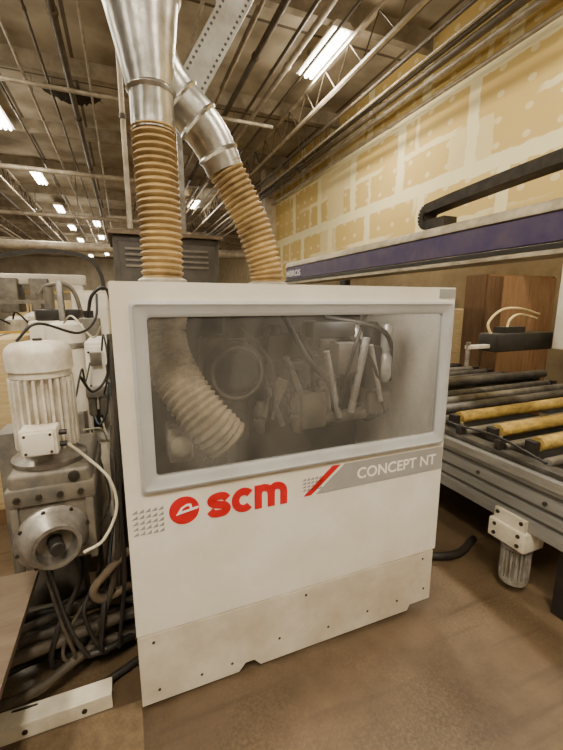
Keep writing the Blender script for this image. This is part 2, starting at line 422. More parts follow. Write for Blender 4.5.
# ---------------------------------------------------------------- room
CZ = 5.6
X0, X1, Y0, Y1 = -14, 8, -6, 40
build(MB().box((X0,Y0,-.1),(X1,Y1,0)), 'floor', 'floor', kind='structure')
build(MB().box((X0,Y0,CZ),(X1,Y1,CZ+.1)), 'ceiling', 'ceiling', kind='structure')
build(MB().box((X0-.1,Y0,0),(X0,Y1,CZ)), 'wall_left', 'hallwall', kind='structure')
build(MB().box((X1,Y0,0),(X1+.1,Y1,CZ)), 'wall_right', 'darkwall', kind='structure')
build(MB().box((X0,Y1,0),(X1,Y1+.1,CZ)), 'wall_back', 'hallwall', kind='structure')
build(MB().box((X0,Y0-.1,0),(X1,Y0,CZ)), 'wall_front', 'hallwall', kind='structure')
WX = 4.6; WE = 11.9
build(MB().box((WX,Y0,2.25),(WX+.15,WE,CZ)), 'wall_inner', 'drywall', kind='structure')
build(MB().box((WX,Y0,2.13),(WX+.15,WE,2.25)), 'trim_1', 'darksteel', kind='structure')
build(MB().box((WX-.35,WE-.1,0),(WX+.15,WE+.25,CZ)), 'trim_2', 'cream', kind='structure')
k = 3
for y in (-1.5, 2.2, 7.6):
    build(MB().box((WX,y,0),(WX+.15,y+.2,2.13)), 'trim_%d' % k, 'darksteel', kind='structure'); k += 1
y = -3.0
while y < 38:
    build(MB().box((X0,y,CZ-.26),(WX if y < WE else X1,y+.12,CZ)), 'trim_%d' % k, 'beam', kind='structure'); k += 1; y += 2.75

# pipes under the roof
def pipe(x, z, y0, y1, r, m, label, group):
    t = thing('conduit_pipe', label, 'pipe', (x,(y0+y1)/2,z-r), group)
    mb = MB(); pts = []; rad = []
    yy = y0
    while yy < y1-3:
        pts += [(x,yy,z),(x,yy+2.9,z),(x,yy+2.92,z),(x,yy+2.98,z)]; rad += [r,r,r*1.35,r*1.35]; yy += 3
    build(mb.sweep(pts, rad, 10), 'pipe_run', m, t)
    yy = y0+.08
    while yy < y1: build(MB().cyl((x,yy,z),(x,yy,CZ-.02),.007,seg=6), 'hanger', 'steel', t); yy += 5.5
for x, z, r, m in ((4.47,4.6,.03,'pipe'),(4.38,4.78,.045,'pipe'),(4.24,4.95,.035,'pipedark'),(4.1,4.72,.05,'pipedark'),(3.92,4.98,.03,'pipe'),(3.84,4.7,.02,'pipe'),(3.72,4.8,.025,'pipedark'),(3.55,5.1,.04,'pipedark'),
                   (2.75,5.0,.02,'pipedark'),(2.55,5.12,.04,'pipe'),(2.3,5.0,.025,'pipedark'),(2.05,5.15,.045,'pipedark'),(1.75,5.05,.025,'pipe'),(1.4,5.0,.04,'pipedark'),(1.15,5.2,.025,'pipe')):
    pipe(x, z, -2.9, 22, r, m, 'long conduit pipe running along the roof beside the drywall', 'conduits under the roof near the drywall')
for x, z, r, m in ((-.25,5.15,.02,'pipe'),(-.55,5.1,.05,'pipedark'),(-.85,5.05,.02,'pipedark'),(-1.15,5.0,.025,'pipe'),(-1.6,5.1,.02,'pipedark'),(-3.4,5.1,.05,'pipedark'),(-5.2,5.1,.04,'pipe')):
    pipe(x, z, -2.9, 30, r, m, 'long sprinkler pipe hung below the left half of the roof', 'sprinkler pipes over the hall')
for y, z, r, x1, lab in ((7.6,4.93,.035,2.9,'nearest crosswise pipe under the roof of the hall'),(11.6,4.8,.06,1.05,'middle crosswise pipe under the roof of the hall'),(16.6,4.7,.07,1.05,'farthest crosswise pipe under the roof of the hall')):
    t = thing('cross_pipe', lab, 'pipe', (-5,y,z-r))
    build(MB().cyl((-12,y,z),(x1,y,z),r,seg=12), 'pipe_run', 'pipe', t)
    for x in (-10,-6,-2.6,.8): build(MB().cyl((x,y,z),(x,y,CZ-.01),.01,seg=6), 'hanger', 'steel', t)
def truss(x, z0, z1, y0, y1, label, group=None):
    j = thing('roof_truss', label, 'truss', (x,(y0+y1)/2,z0), group)
    build(MB().box((x-.03,y0,z1),(x+.03,y1,z1+.05)), 'top_chord', 'pipe', j)
    build(MB().box((x-.025,y0,z0),(x+.025,y1,z0+.04)), 'bottom_chord', 'pipe', j)
    pts = []; yy = y0
    while yy < y1-.4: pts += [(x,yy,z0+.02),(x,yy+.35,z1+.01)]; yy += .7
    build(MB().sweep(pts,.011,6), 'web_bars', 'pipedark', j)
truss(3.2, 4.75, 5.18, -2, 20, 'open web steel truss running lengthwise under the roof near the drywall')
truss(-2.75, 4.85, 5.24, -2, 30, 'long open web truss left of the light row over the hall')
truss(-4.6, 4.85, 5.24, -2, 30, 'outer open web truss far left over the hall')
mb = MB(); vs = []; fs = []
for i in range(15):
    for q in range(4):
        a = i/14; vs.append((-1.1+1.0*a+.05*math.sin(q*2+i), 9.0+.10*q+.05*math.sin(3.3*i), 5.58-.12*math.sin(PI*a)*(q/3)-.03*abs(math.sin(i*1.7))))
for i in range(14):
    for q in range(3): o = i*4+q; fs.append((o,o+1,o+5,o+4))
mb.add(vs, fs); build(mb, 'torn_insulation', 'insul', None, 'dark torn strip sagging from the pale roof panels at upper left', 'insulation')

# ceiling lights
def fixture():
    t = thing('ceiling_light', '', 'light', (0,0,5.2))
    build(MB().prism([(-.16,5.3),(-.1,5.36),(.1,5.36),(.16,5.3),(.16,5.27),(-.16,5.27)], 'y', -.6, .6), 'housing', 'fixture', t)
    for sx in (-.09, 0, .09): build(MB().cyl((sx,-.57,5.245),(sx,.57,5.245),.025,seg=10), 'tube', 'lamp', t)
    for sy in (-.5,.5): build(MB().cyl((0,sy,5.36),(0,sy,5.59),.008,seg=6), 'hanger', 'steel', t)
    return t
f0 = fixture(); first = True
LC = (1,.9,.72)
def lamp(x, y, e, g=.42):
    L = bpy.data.lights.new('fluorescent_lamp', 'AREA'); L.shape = 'RECTANGLE'; L.size = .35; L.size_y = 1.2; L.energy = e; L.color = LC
    o = bpy.data.objects.new('fluorescent_lamp', L); COL.objects.link(o); o.location = (x,y,5.2)
    L = bpy.data.lights.new('tube_and_fill_glow', 'POINT'); L.energy = e*g; L.color = LC; L.shadow_soft_size = .25  # added fill below each fixture, lifts the ceiling tone; no tube sits here
    o = bpy.data.objects.new('tube_and_fill_glow', L); COL.objects.link(o); o.location = (x,y,4.45)
spots = [('left',-2.05,y,115) for y in (-2.4,1.73,5.83,9.95,14.1,18.2,22.3,26.4,30.5,34.6)]+[('right',3.03,-2.4,115),('right',3.03,1.73,125),('near',3.03,5.83,145),('right',2.73,15.5,115),('right',3.03,24,115)]
spots += [('far',-7.2,y,115) for y in (-2.4,5.83,14.1,22.3,30.5)]+[('bay',6.4,y,80) for y in (3,9)]+[('middle',-.86,y,70) for y in (20.8,24.9,29,33)]+[('behind',-.2,-1.3,240)]  # bay and behind fixtures: unseen, added to brighten side bay and hood front
labs = {'left':'bare fluorescent light fixture hanging in a lit row under the left roof',
        'right':'small distant fluorescent fixture beyond the nearest one beside the drywall wall',
        'near':'largest lit fluorescent fixture, under the roof above the drywall wall',
        'far':'fluorescent light fixture in the outermost row at far left of the hall',
        'bay':'added unseen fluorescent fixture brightening the side bay behind the drywall wall',
        'middle':'tiny fluorescent fixture in the short middle row at the far end of the hall',
        'behind':'added unseen fluorescent fixture brightening the front of the white machine hood'}
for row, x, y, e in spots:
    f = f0 if first else dup(f0, (x,y,5.2))
    first = False
    f.location = (x,y,5.2); f['label'] = labs[row]
    if row in ('near','behind'):
        if 'group' in f: del f['group']
    else: f['group'] = 'fluorescent lights in the %s row' % row
    lamp(x, y, e)

w = bpy.data.worlds.new('world'); S.world = w; w.use_nodes = True
w.node_tree.nodes['Background'].inputs['Color'].default_value = (1,.85,.6,1); w.node_tree.nodes['Background'].inputs['Strength'].default_value = .1

# ---------------------------------------------------------------- machine hood
FY = 1.38
HX0, HX1, HZ = -.04, 1.43, 1.675
hood = thing('machine_hood', 'big white machine hood with a wide dusty window and red lettering', 'machine hood', (.7,1.7,0))
def rr(x0, x1, z0, z1, r, y, n=5):
    out = []
    for cx, cz, a0 in ((x1-r,z1-r,0),(x0+r,z1-r,90),(x0+r,z0+r,180),(x1-r,z0+r,270)):
        for i in range(n+1):
            a = R(a0+90*i/n); out.append((cx+r*math.cos(a), y, cz+r*math.sin(a)))
    return out
o1 = rr(HX0,HX1,.34,HZ,.006,FY); i1 = rr(.05,1.38,.965,1.575,.02,FY)
o2 = rr(HX0,HX1,.34,HZ,.006,FY+.025); i2 = rr(.05,1.38,.965,1.575,.02,FY+.025)
build(MB().loft([o1,i1,i2,o2]), 'front_panel', 'panel', hood)
sk = [(HX0+.002,.02),(.36,.02),(.39,.055),(.43,.055),(.46,.02),(1.27,.02),(1.285,.05),(HX1-.015,.05),(HX1-.015,.334),(HX0+.002,.334)]
skirt = build(MB().prism(sk, 'y', FY-.002, FY+.02), 'skirt_panel', 'skirt', hood)
for x, z in ((.02,.3),(.03,.075),(.2,.075),(.33,.075),(.55,.12),(.8,.09),(1.02,.1),(1.2,.1),(.68,.3),(1.35,.3),(1.37,.12)):
    build(MB().lathe([(.006,0),(.006,.002),(.003,.004)], (x,FY-.002,z), (0,-1,0), 12), 'screw', 'screw', skirt)
L = [rr(.015,1.415,.93,1.612,.02,FY-.0005), rr(.015,1.415,.93,1.612,.02,FY-.016), rr(.026,1.404,.941,1.601,.015,FY-.020),
     rr(.034,1.396,.949,1.593,.015,FY-.014), rr(.055,1.375,.97,1.573,.02,FY-.014), rr(.07,1.36,.985,1.558,.014,FY-.006), rr(.07,1.36,.985,1.558,.014,FY+.012), rr(.05,1.38,.965,1.575,.02,FY+.012)]
build(MB().loft(L), 'window_frame', 'frame', hood)
mb = MB(); a = rr(.068,1.362,.983,1.56,.014,FY); n = len(a)
mb.add(a, [tuple(range(n))]); build(mb, 'window_pane', 'pane', hood, label='dusty see-through acrylic pane')
build(MB().box((HX0+.004,FY+.03,.34),(HX0+.024,FY+.85,HZ-.004)), 'side_panel', 'panel', hood)
build(MB().box((HX1-.024,FY+.03,.34),(HX1-.004,FY+.85,HZ-.004)), 'side_panel', 'panel', hood)
build(MB().box((HX0+.024,FY+.03,HZ-.02),(HX1-.024,FY+.85,HZ-.005)), 'top_panel', 'panel', hood)
build(MB().box((HX0+.024,FY+.83,.34),(HX1-.024,FY+.85,HZ-.02)), 'back_panel', 'darksteel', hood)
build(MB().box((HX0+.024,FY+.03,.34),(HX1-.024,FY+.83,.36)), 'bottom_panel', 'darksteel', hood)
for x in (.08, 1.3):
    build(MB().box((x-.03,FY+.15,0),(x+.03,FY+.7,.34)), 'foot', 'darksteel', hood)
build(MB().box((1.335,FY-.004,1.628),(1.425,FY-.0002,1.668)), 'corner_plate', 'band', hood)
# decals
D0, D1 = FY-.0022, FY-.0004
def tri_grid(x0, x1, z0, z1, nx, nz):
    mb = MB(); dx = (x1-x0)/nx; dz = (z1-z0)/nz
    for i in range(nx):
        for q in range(nz):
            a = x0+i*dx; c = z0+q*dz
            mb.prism([(a+dx*.08,c+dz*.15),(a+dx*.92,c+dz*.15),(a+dx*.92,c+dz*.8)], 'y', D0, D1)
    return mb
build(tri_grid(-.025,.088,.762,.872,5,5), 'triangle_pattern', 'tri', hood, smooth=False)
build(tri_grid(.655,.75,.808,.872,5,4), 'triangle_pattern', 'tri', hood, smooth=False)
build(MB().prism([(.662,.787),(.698,.787),(.84,.905),(.80,.905)], 'y', D0, D1), 'red_stripe', 'red', hood, smooth=False)
build(MB().prism([(.722,.787),(HX1-.004,.787),(HX1-.004,.905),(.864,.905)], 'y', D0, D1), 'grey_band', 'band', hood, smooth=False)
build(text_mb('CONCEPT NT', .93, 1.385, .82, .873, D0-.0012, D0+.0002, .016), 'band_lettering', 'whiteprint', hood, label='white lettering reading CONCEPT NT')
ld = build(MB().lathe([(.056,0),(.056,.0018)], (.162,D1,.832), (0,-1,0), 48), 'logo_disc', 'red', hood, label='round red emblem cut by white strokes')
# compact slanted cut-out: a bar running to the right rim with a small sharp hook above it
mb = MB()
mb.prism([(.130,.817),(.215,.832),(.215,.841),(.140,.828)], 'y', D0-.0016, D0)
mb.prism([(.134,.822),(.150,.846),(.171,.857),(.188,.855),(.192,.838),(.183,.836),(.180,.847),(.170,.848),(.157,.841),(.147,.826)], 'y', D0-.0012, D0)
build(mb, 'logo_mark', 'whiteprint', ld, smooth=False)
mb = MB(); LH = .102; bx, bz = .247, .776; ST = .305; cnt = [0]
def letter(pts, ox, sm=True):
    q = [(bx+(ox+p[0])*LH, bz+p[1]*LH) for p in pts]
    if sm: q = [(v.x, v.y) for v in crom([(a,b,0) for a,b in q], 6)]
    cnt[0] += 1
    mb.ribbon(q, ST*LH, D0-.00025*cnt[0], D1)
letter([(.80,.70),(.68,.83),(.46,.86),(.24,.80),(.17,.68),(.26,.57),(.48,.5),(.69,.44),(.78,.32),(.70,.18),(.47,.14),(.25,.17),(.12,.31)], 0)
letter([(.48+.335*math.cos(R(a)), .5+.36*math.sin(R(a))) for a in range(40,326,13)], .98)
letter([(.142,0),(.142,1)], 1.92, False)
for e in (0,.55):
    letter([(.13+e,.5),(.18+e,.74),(.31+e,.85),(.48+e,.84),(.63+e,.75),(.692+e,.58),(.692+e,.3),(.692+e,0)], 1.92)
build(mb, 'brand_lettering', 'red', hood, smooth=False, label='large red lettering reading scm')

# ---- machinery inside the hood (seen through the pane)
head = thing('spindle_head', 'grey spindle head with motors seen dimly through the hood window', 'machine head', (.8,1.85,.36))
build(MB().rbox((.52,1.95,.36),(1.3,2.15,1.58),.02), 'back_plate', 'darksteel', head)
build(MB().lathe([(.12,0),(.135,.01),(.135,.10),(.118,.115),(.10,.115),(.085,.07),(.03,.07),(.03,.11),(.0,.11)], (.45,1.74,1.30), (0,-1,0), 40), 'suction_ring', 'darksteel', head)
build(MB().lathe([(.119,0),(.119,.006),(.108,.008),(.107,0)], (.45,1.628,1.30), (0,-1,0), 40), 'ring_rim', 'gear', head)
build(MB().rbox((.34,1.80,.9),(.56,2.0,1.45),.03), 'ring_housing', 'gear', head)
for x, y, z0, z1, r, m in ((.98,1.8,.95,1.42,.085,'silver'),(1.2,1.75,1.0,1.38,.07,'steel'),(.72,1.82,1.0,1.33,.06,'gear'),(.86,1.74,1.2,1.52,.05,'gear'),(1.08,1.68,1.22,1.5,.045,'silver'),(1.3,1.85,.92,1.5,.06,'darksteel'),(.66,1.72,1.22,1.5,.05,'darksteel'),(.78,1.7,.96,1.16,.04,'gear'),(.58,1.7,.98,1.14,.035,'gear'),(1.24,1.62,1.2,1.5,.03,'silver')):
    build(MB().lathe([(r*.5,0),(r,.03),(r,(z1-z0)*.45),(r*.8,(z1-z0)*.48),(r*.8,(z1-z0)*.55),(r,(z1-z0)*.58),(r,z1-z0-.04),(r*.6,z1-z0)], (x,y,z0), (0,0,1), 28), 'spindle', m, head)
lines = [((.55,1.72,1.38),(.66,1.70,1.28),(.74,1.70,1.08)),((.6,1.76,1.44),(.8,1.66,1.4),(.86,1.68,1.15)),((.85,1.7,1.45),(1.05,1.62,1.42),(1.1,1.66,1.1)),((1.05,1.68,1.5),(1.15,1.6,1.3),(1.28,1.66,1.02)),
    ((.5,1.75,1.5),(.62,1.64,1.3),(.6,1.66,1.0)),((.7,1.7,1.55),(.78,1.6,1.35),(.92,1.62,1.2),(.98,1.68,1.0)),((1.15,1.68,1.55),(1.02,1.58,1.38),(.96,1.6,1.1)),((.92,1.7,1.54),(1.2,1.58,1.46),(1.3,1.66,1.2))]
for i, p in enumerate(lines):
    build(MB().sweep(crom(p,8),.009+.003*(i%3),10), 'air_line', ('black','darksteel','black')[i%3], head)
for p0, p1, r, m in (((.88,1.6,1.38),(.97,1.62,1.04),.015,'silver'),((1.09,1.58,1.44),(1.04,1.62,1.06),.018,'silver'),((1.13,1.6,1.4),(1.22,1.62,1.1),.013,'silver'),((.68,1.62,1.36),(.80,1.66,1.12),.015,'steel'),((.60,1.64,1.22),(.68,1.66,1.02),.013,'steel')):
    build(MB().cyl(p0,p1,r,seg=14), 'guide_rod', m, head)
for c, s, m in (((.70,1.72,1.40),(.09,.06,.06),'darksteel'),((.84,1.68,1.08),(.07,.05,.09),'gear'),((1.0,1.64,1.34),(.06,.05,.08),'gear'),((1.16,1.66,1.28),(.05,.05,.11),'darksteel'),((.93,1.66,1.48),(.12,.05,.04),'darksteel'),((1.24,1.7,1.08),(.07,.05,.06),'gear')):
    build(MB().rbox(tuple(c[i]-s[i] for i in range(3)), tuple(c[i]+s[i] for i in range(3)), .014), 'head_block', m, head)
build(MB().rbox((.62,1.70,1.28),(.82,1.76,1.33),.02), 'cross_bar', 'gear', head)
build(MB().rbox((.84,1.64,1.0),(1.16,1.7,1.06),.02), 'cross_bar', 'gear', head)
build(MB().obox((.64,1.66,1.16),(.03*math.cos(.4),0,-.03*math.sin(.4)),(0,.01,0),(.1*math.sin(.4),0,.1*math.cos(.4))), 'deflector', 'alu', head)
build(MB().rbox((.14,1.66,.9),(.25,1.8,1.07),.02), 'clamp_block', 'motor', head)
build(MB().lathe([(.03,0),(.045,.01),(.045,.05),(.02,.06)], (.19,1.66,1.0), (0,-1,0), 20), 'clamp_knob', 'cream', head)
build(MB().rbox((.45,1.75,1.44),(.62,1.9,1.56),.01), 'junction_box', 'darksteel', head)

build(MB().hose([(.17,1.74,1.655),(.165,1.82,1.5),(.16,1.76,1.40),(.2,1.64,1.27),(.29,1.56,1.13),(.38,1.54,1.02)], .092, .028, .010), 'flexible_hose', 'hosein', None,
      'thick pale ribbed hose curving behind the dusty hood window', 'hose')
L = bpy.data.lights.new('hood_fill', 'POINT'); L.energy = 4.2; L.color = (1,.95,.87); L.shadow_soft_size = .08  # added fill inside the hood to brighten the machinery; no fixture modelled
o = bpy.data.objects.new('hood_fill', L); COL.objects.link(o); o.location = (1.0,1.52,1.58)

# ---------------------------------------------------------------- ducts and hoses above
d1 = thing('flexible_hose', 'upright tan ribbed dust hose rising from the hood under the wide duct', 'hose', (.165,1.75,HZ))
build(MB().hose([(.165,1.75,1.672),(.168,1.75,1.9),(.163,1.75,2.1),(.16,1.75,2.3)], .080, .025, .008), 'ribbed_hose', 'hose', d1)
build(MB().lathe([(.093,0),(.1,.006),(.1,.024),(.093,.03)], (.165,1.75,1.676), (0,0,1)), 'hose_collar', 'galvdark', d1)
d2 = thing('flexible_hose', 'slanting tan ribbed dust hose below the bent duct elbow', 'hose', (.66,1.85,HZ))
build(MB().hose([(.675,1.85,1.672),(.665,1.85,1.78),(.61,1.85,1.95),(.535,1.85,2.1),(.465,1.85,2.22)], .076, .025, .008), 'ribbed_hose', 'hose', d2)
build(MB().lathe([(.09,0),(.098,.006),(.098,.024),(.09,.03)], (.675,1.85,1.676), (0,0,1)), 'hose_collar', 'galvdark', d2)
duct = thing('metal_duct', 'shiny galvanised branching dust duct coming down above the hood', 'duct', (.16,1.78,2.26))
build(MB().sweep([(.16,1.75,2.27),(.16,1.75,2.42),(.158,1.75,2.43)], [.083,.083,.086], 36), 'sleeve', 'galv', duct)
build(MB().sweep([(.158,1.75,2.42),(.15,1.76,2.55),(.14,1.77,2.74)], [.088,.108,.142], 36), 'reducer', 'galv', duct)
build(MB().sweep([(.14,1.77,2.735),(.14,1.77,2.75),(.14,1.77,2.765)], [.142,.152,.142], 36), 'clamp_ring', 'galv', duct)
build(MB().sweep([(.16,1.75,2.405),(.16,1.75,2.415),(.16,1.75,2.425)], [.086,.094,.086], 36), 'clamp_ring', 'galv', duct)
build(MB().sweep([(.14,1.77,2.76),(.14,1.77,5.59)], .146, 36), 'main_pipe', 'galv', duct)
# branch: leaves the reducer behind the sleeve and bends out to the right
pp = crom([(.475,1.85,2.195),(.445,1.85,2.26),(.40,1.85,2.335),(.335,1.85,2.405),(.26,1.85,2.475),(.195,1.83,2.56),(.15,1.79,2.68)], 3)
build(MB().sweep(pp, [.083+.010*min(1,i/8) for i in range(len(pp))], 32), 'elbow', 'galv', duct)
for a in (3,8,11):
    d = (pp[a+1]-pp[a-1]).normalized(); r = .083+.010*min(1,a/8)
    build(MB().sweep([pp[a]-d*.01, pp[a], pp[a]+d*.01], [r,r+.009,r], 32), 'clamp_ring', 'galv', duct)

# perforated cable tray climbing towards the roof behind the duct
TA = Vector((.36,2.42,2.66))
t = thing('cable_tray', 'grey perforated cable tray climbing up just right of the shiny duct', 'cable tray', TA)
mb = MB(); LN = 2.2
mid = TA+TD*(LN/2); Y = Vector((0,1,0))
mb.obox(mid, TD*(LN/2), TW*.075, Y*.003)
for sg in (-1,1): mb.obox(mid+TW*.073*sg+Y*.03, TD*(LN/2), TW*.003, Y*.03)
build(mb, 'tray', 'tray', t)
build(MB().box((.35,2.44,1.995),(.38,2.47,2.72)), 'support_post', 'steel', t)
for d_ in (.5,1.4,2.1):
    q = TA+TD*d_
    build(MB().cyl((q.x,2.45,q.z),(q.x,2.45,CZ-.01),.007,seg=6), 'hanger_rod', 'steel', t)
for dx in (-.02,.02):
    build(MB().cyl(TA+TW*dx+Y*.02, TA+TW*dx+Y*.02+TD*LN, .012, seg=8), 'cable', 'black', t)
t = thing('vertical_pipe', 'slim upright pipe rising just left of the upright ribbed hose', 'pipe', (.17,5,0))
build(MB().cyl((.14,5,0),(.14,5,5.59),.028,seg=12), 'pipe_run', 'pipe', t)
for z in (2.4,3.6): build(MB().cyl((.14,5,z),(.14,5,z+.05),.04,seg=12), 'coupling', 'pipedark', t)

c = thing('control_cabinet', 'dark dusty steel cabinet standing just behind the hood and upright hose', 'cabinet', (.26,2.6,0))
build(MB().rbox((-.03,2.34,0),(.55,2.9,1.97),.01), 'body', 'dustbox', c)
build(MB().rbox((0,2.32,1.3),(.25,2.339,1.93),.004), 'door', 'dustbox', c)
build(MB().rbox((.27,2.32,1.3),(.52,2.339,1.93),.004), 'door', 'dustbox', c)
for x in (.03,.30):
    for z in (1.80,1.83,1.86,1.89): build(MB().box((x,2.314,z),(x+.18,2.32,z+.012)), 'vent_louver', 'gear', c)
build(MB().box((.22,2.3,1.6),(.24,2.32,1.72)), 'handle', 'steel', c)
build(MB().box((-.05,2.32,1.972),(.57,2.92,1.99)), 'lid', 'ply', c)

# ---------------------------------------------------------------- gantry beam at right
g = thing('gantry_beam', 'long purple and cream machine beam spanning in front of the drywall', 'machine beam', (2.7,3.5,.0))
build(MB().box((2.6,.6,1.995),(2.85,6.2,2.18)), 'purple_panel', 'purple', g, bevel=.006)
build(MB().prism([(2.585,2.185),(2.585,2.205),(2.62,2.265),(2.9,2.265),(2.9,2.185)], 'y', .6, 6.2), 'upper_rail', 'rail', g, bevel=.004)
build(MB().prism([(2.588,1.915),(2.588,1.945),(2.60,1.95),(2.60,1.99),(2.85,1.99),(2.85,1.915)], 'y', .6, 6.2), 'lower_rail', 'rail', g, bevel=.003)
build(MB().box((2.588,.6,1.952),(2.6,6.2,1.985)), 'guide_strip', 'black', g)
build(text_mb('MBROS', 6.17, 5.62, 2.035, 2.13, 2.5965, 2.5995, .02, 'x'), 'beam_lettering', 'whiteprint', g, label='small white letters at the beam end')
build(MB().rbox((2.68,1.48,1.3),(2.84,1.72,1.915),.01), 'column', 'fixture', g)
build(MB().rbox((2.64,5.9,.0),(2.84,6.1,1.915),.01), 'column', 'cream', g)
# drag chain: short foot on the rail, rounded end, then one long run rising towards the camera side
mb = MB()
path = crom([(2.72,.5,2.56),(2.72,1.2,2.545),(2.72,1.9,2.525),(2.72,2.6,2.49),(2.72,2.95,2.465)], 6)
path += [Vector((2.72,2.97+.075*math.sin(R(a)),2.39+.075*math.cos(R(a)))) for a in range(20,181,16)]
path += [Vector((2.72,2.75,2.315))]
pts = resample(path, .022)
for a, b in zip(pts, pts[1:]):
    d = (b-a).normalized(); nrm = Vector((1,0,0)).cross(d)
    mb.obox((a+b)/2, d*.0105, Vector((.075,0,0)), nrm*.042); mb.obox((a+b)/2, d*.013, Vector((.073,0,0)), nrm*.0405)
build(mb, 'cable_chain', 'chain', None, 'dark dusty cable drag chain rising in a curve from the purple beam', 'cable chain')

wh = thing('tool_carriage', 'dark carriage block with a slim white arm hung at the right edge', 'machine part', (2.4,1.75,1.28))
build(MB().rbox((2.2,1.76,1.29),(2.75,1.9,1.41),.012), 'block', 'darksteel', wh)
build(MB().rbox((2.02,1.80,1.315),(2.2,1.84,1.34),.004), 'arm', 'cream', wh)
build(MB().cyl((2.03,1.82,1.2),(2.03,1.82,1.36),.014,seg=10), 'arm_tip', 'steel', wh)
build(MB().box((2.3,1.79,1.41),(2.5,1.87,1.45)), 'cover', 'black', wh)
for p, lab in ((((2.22,1.82,1.40),(2.2,1.83,1.48),(2.32,1.84,1.56),(2.5,1.85,1.57),(2.72,1.86,1.53)),'upper yellowish air hose arching above the dark carriage block'),
          (((2.36,1.82,1.44),(2.4,1.83,1.5),(2.5,1.84,1.53),(2.7,1.86,1.5)),'shorter yellowish air hose looping close over the dark carriage block')):
    build(MB().sweep(crom(p,10),.008,8), 'air_hose', 'yelhose', None, lab, 'hose')

# ---------------------------------------------------------------- roller table
rt = thing('roller_table', 'aluminium roller table with yellow rollers at the right of the hood', 'roller table', (2.6,2.4,0))
pr = [(1.905,.41),(1.90,.415),(1.90,.48),(1.920,.485),(1.920,.505),(1.90,.51),(1.90,.555),(1.920,.56),(1.920,.58),(1.90,.585),(1.90,.64),(1.920,.645),(1.920,.665),(1.90,.67),(1.90,.735),(1.91,.745),(1.98,.745),(1.98,.41)]
build(MB().prism(pr, 'y', .7, 5.0), 'front_rail', 'railalu', rt)
for z in (.485,.56,.645): build(MB().box((1.912,.71,z+.004),(1.9205,4.99,z+.017)), 'groove_shade_strip', 'groove', rt)  # darker strips put shade into the rail grooves by colour
build(MB().box((1.882,.7,.70),(1.90,5.0,.745)), 'rail_lip', 'alu', rt)
build(MB().box((3.9,.7,.5),(3.98,5.0,.73)), 'rear_rail', 'railalu', rt)
build(MB().rbox((1.93,.7,.746),(2.02,5.0,.775),.006), 'edge_strip', 'greyroller', rt)
for y in (1.0, 4.6):
    for x in (1.98, 3.9): build(MB().box((x,y,0),(x+.1,y+.1,.47)), 'leg', 'black', rt)
def roller(y, m, r=.036):
    o = build(MB().lathe([(.012,0),(.012,.03),(r,.032),(r,.07),(r*.9,.075),(r*.9,.09),(r,.095),(r,1.74),(.012,1.752),(.012,1.78)], (2.06,y,.83), (1,0,0), 24), 'roller', m, rt)
    build(MB().box((2.03,y-.03,.776),(2.07,y+.03,.855)), 'bearing', 'darksteel', o)
    build(MB().box((3.84,y-.03,.73),(3.9,y+.03,.855)), 'bearing', 'darksteel', o)
for y in (1.1,1.35,1.6,1.9): roller(y, 'roller', .041)
for i, y in enumerate((2.1,2.27,2.44,2.61,2.78,2.95,3.15,3.35,3.6,3.9,4.2,4.5)): roller(y, 'bar' if i % 3 == 1 else 'greyroller')
for y in (1.22,1.47,1.75,2.01,2.18,2.35,2.53,2.7): build(MB().cyl((1.985,y,.79),(3.9,y,.79),.024,seg=16), 'cross_bar', 'bar', rt)
build(MB().cyl((2.0,2.55,.905),(3.9,2.55,.905),.04,seg=20), 'pressure_bar', 'greyroller', rt)
build(MB().box((2.0,1.0,.44),(3.9,4.8,.46)), 'lower_tray', 'darksteel', rt)
for y in (1.48,1.76,2.05):
    s = build(MB().rbox((1.94,y-.02,.776),(2.0,y+.02,.83),.005), 'sensor', 'black', rt)
    build(MB().cyl((1.97,y,.83),(1.97,y,.85),.008,seg=10), 'sensor_tip', 'steel', s)
build(MB().sweep(crom([(1.95,1.2,.80),(1.955,1.5,.845),(1.95,1.8,.83),(1.955,2.1,.845),(1.95,2.6,.80)],10),.007,8), 'sensor_cable', 'black', rt)
for y in (1.15,1.55,1.95,2.4): build(MB().lathe([(.012,0),(.012,.008),(.006,.009)], (1.90,y,.612), (-1,0,0), 6), 'bolt', 'screw', rt)

dm = thing('drive_motor', 'white gear block with a grey finned motor under the table rail', 'motor', (1.95,1.3,.05))
build(MB().rbox((1.86,1.2,.30),(2.02,1.42,.409),.008), 'gear_block', 'cream', dm)
build(MB().box((1.875,1.22,.40),(1.899,1.40,.475)), 'mounting_plate', 'cream', dm)
for z in (.33,.385,.455):
    for y in (1.24,1.38): build(MB().lathe([(.011,0),(.011,.006)], (1.86 if z < .45 else 1.875,y,z), (-1,0,0), 10), 'bolt', 'screw', dm)
build(MB().lathe([(.08,0),(.08,.02),(.065,.03)], (1.95,1.3,.27), (0,0,1), 24), 'flange', 'steel', dm)
build(MB().gear((1.95,1.3), .056, .076, 20, .09, .262), 'finned_motor', 'fin', dm)
build(MB().lathe([(.0,0),(.05,.002),(.07,.01),(.074,.03),(.074,.045)], (1.95,1.3,.05), (0,0,1), 24), 'fan_cowl', 'fin', dm)
build(MB().sweep(crom([(1.3,1.9,.03),(1.6,1.72,.03),(1.85,1.62,.03),(2.1,1.7,.03)],8),.025,10), 'floor_hose', 'black', None, 'black hose lying on the floor between hood and roller table', 'hose')

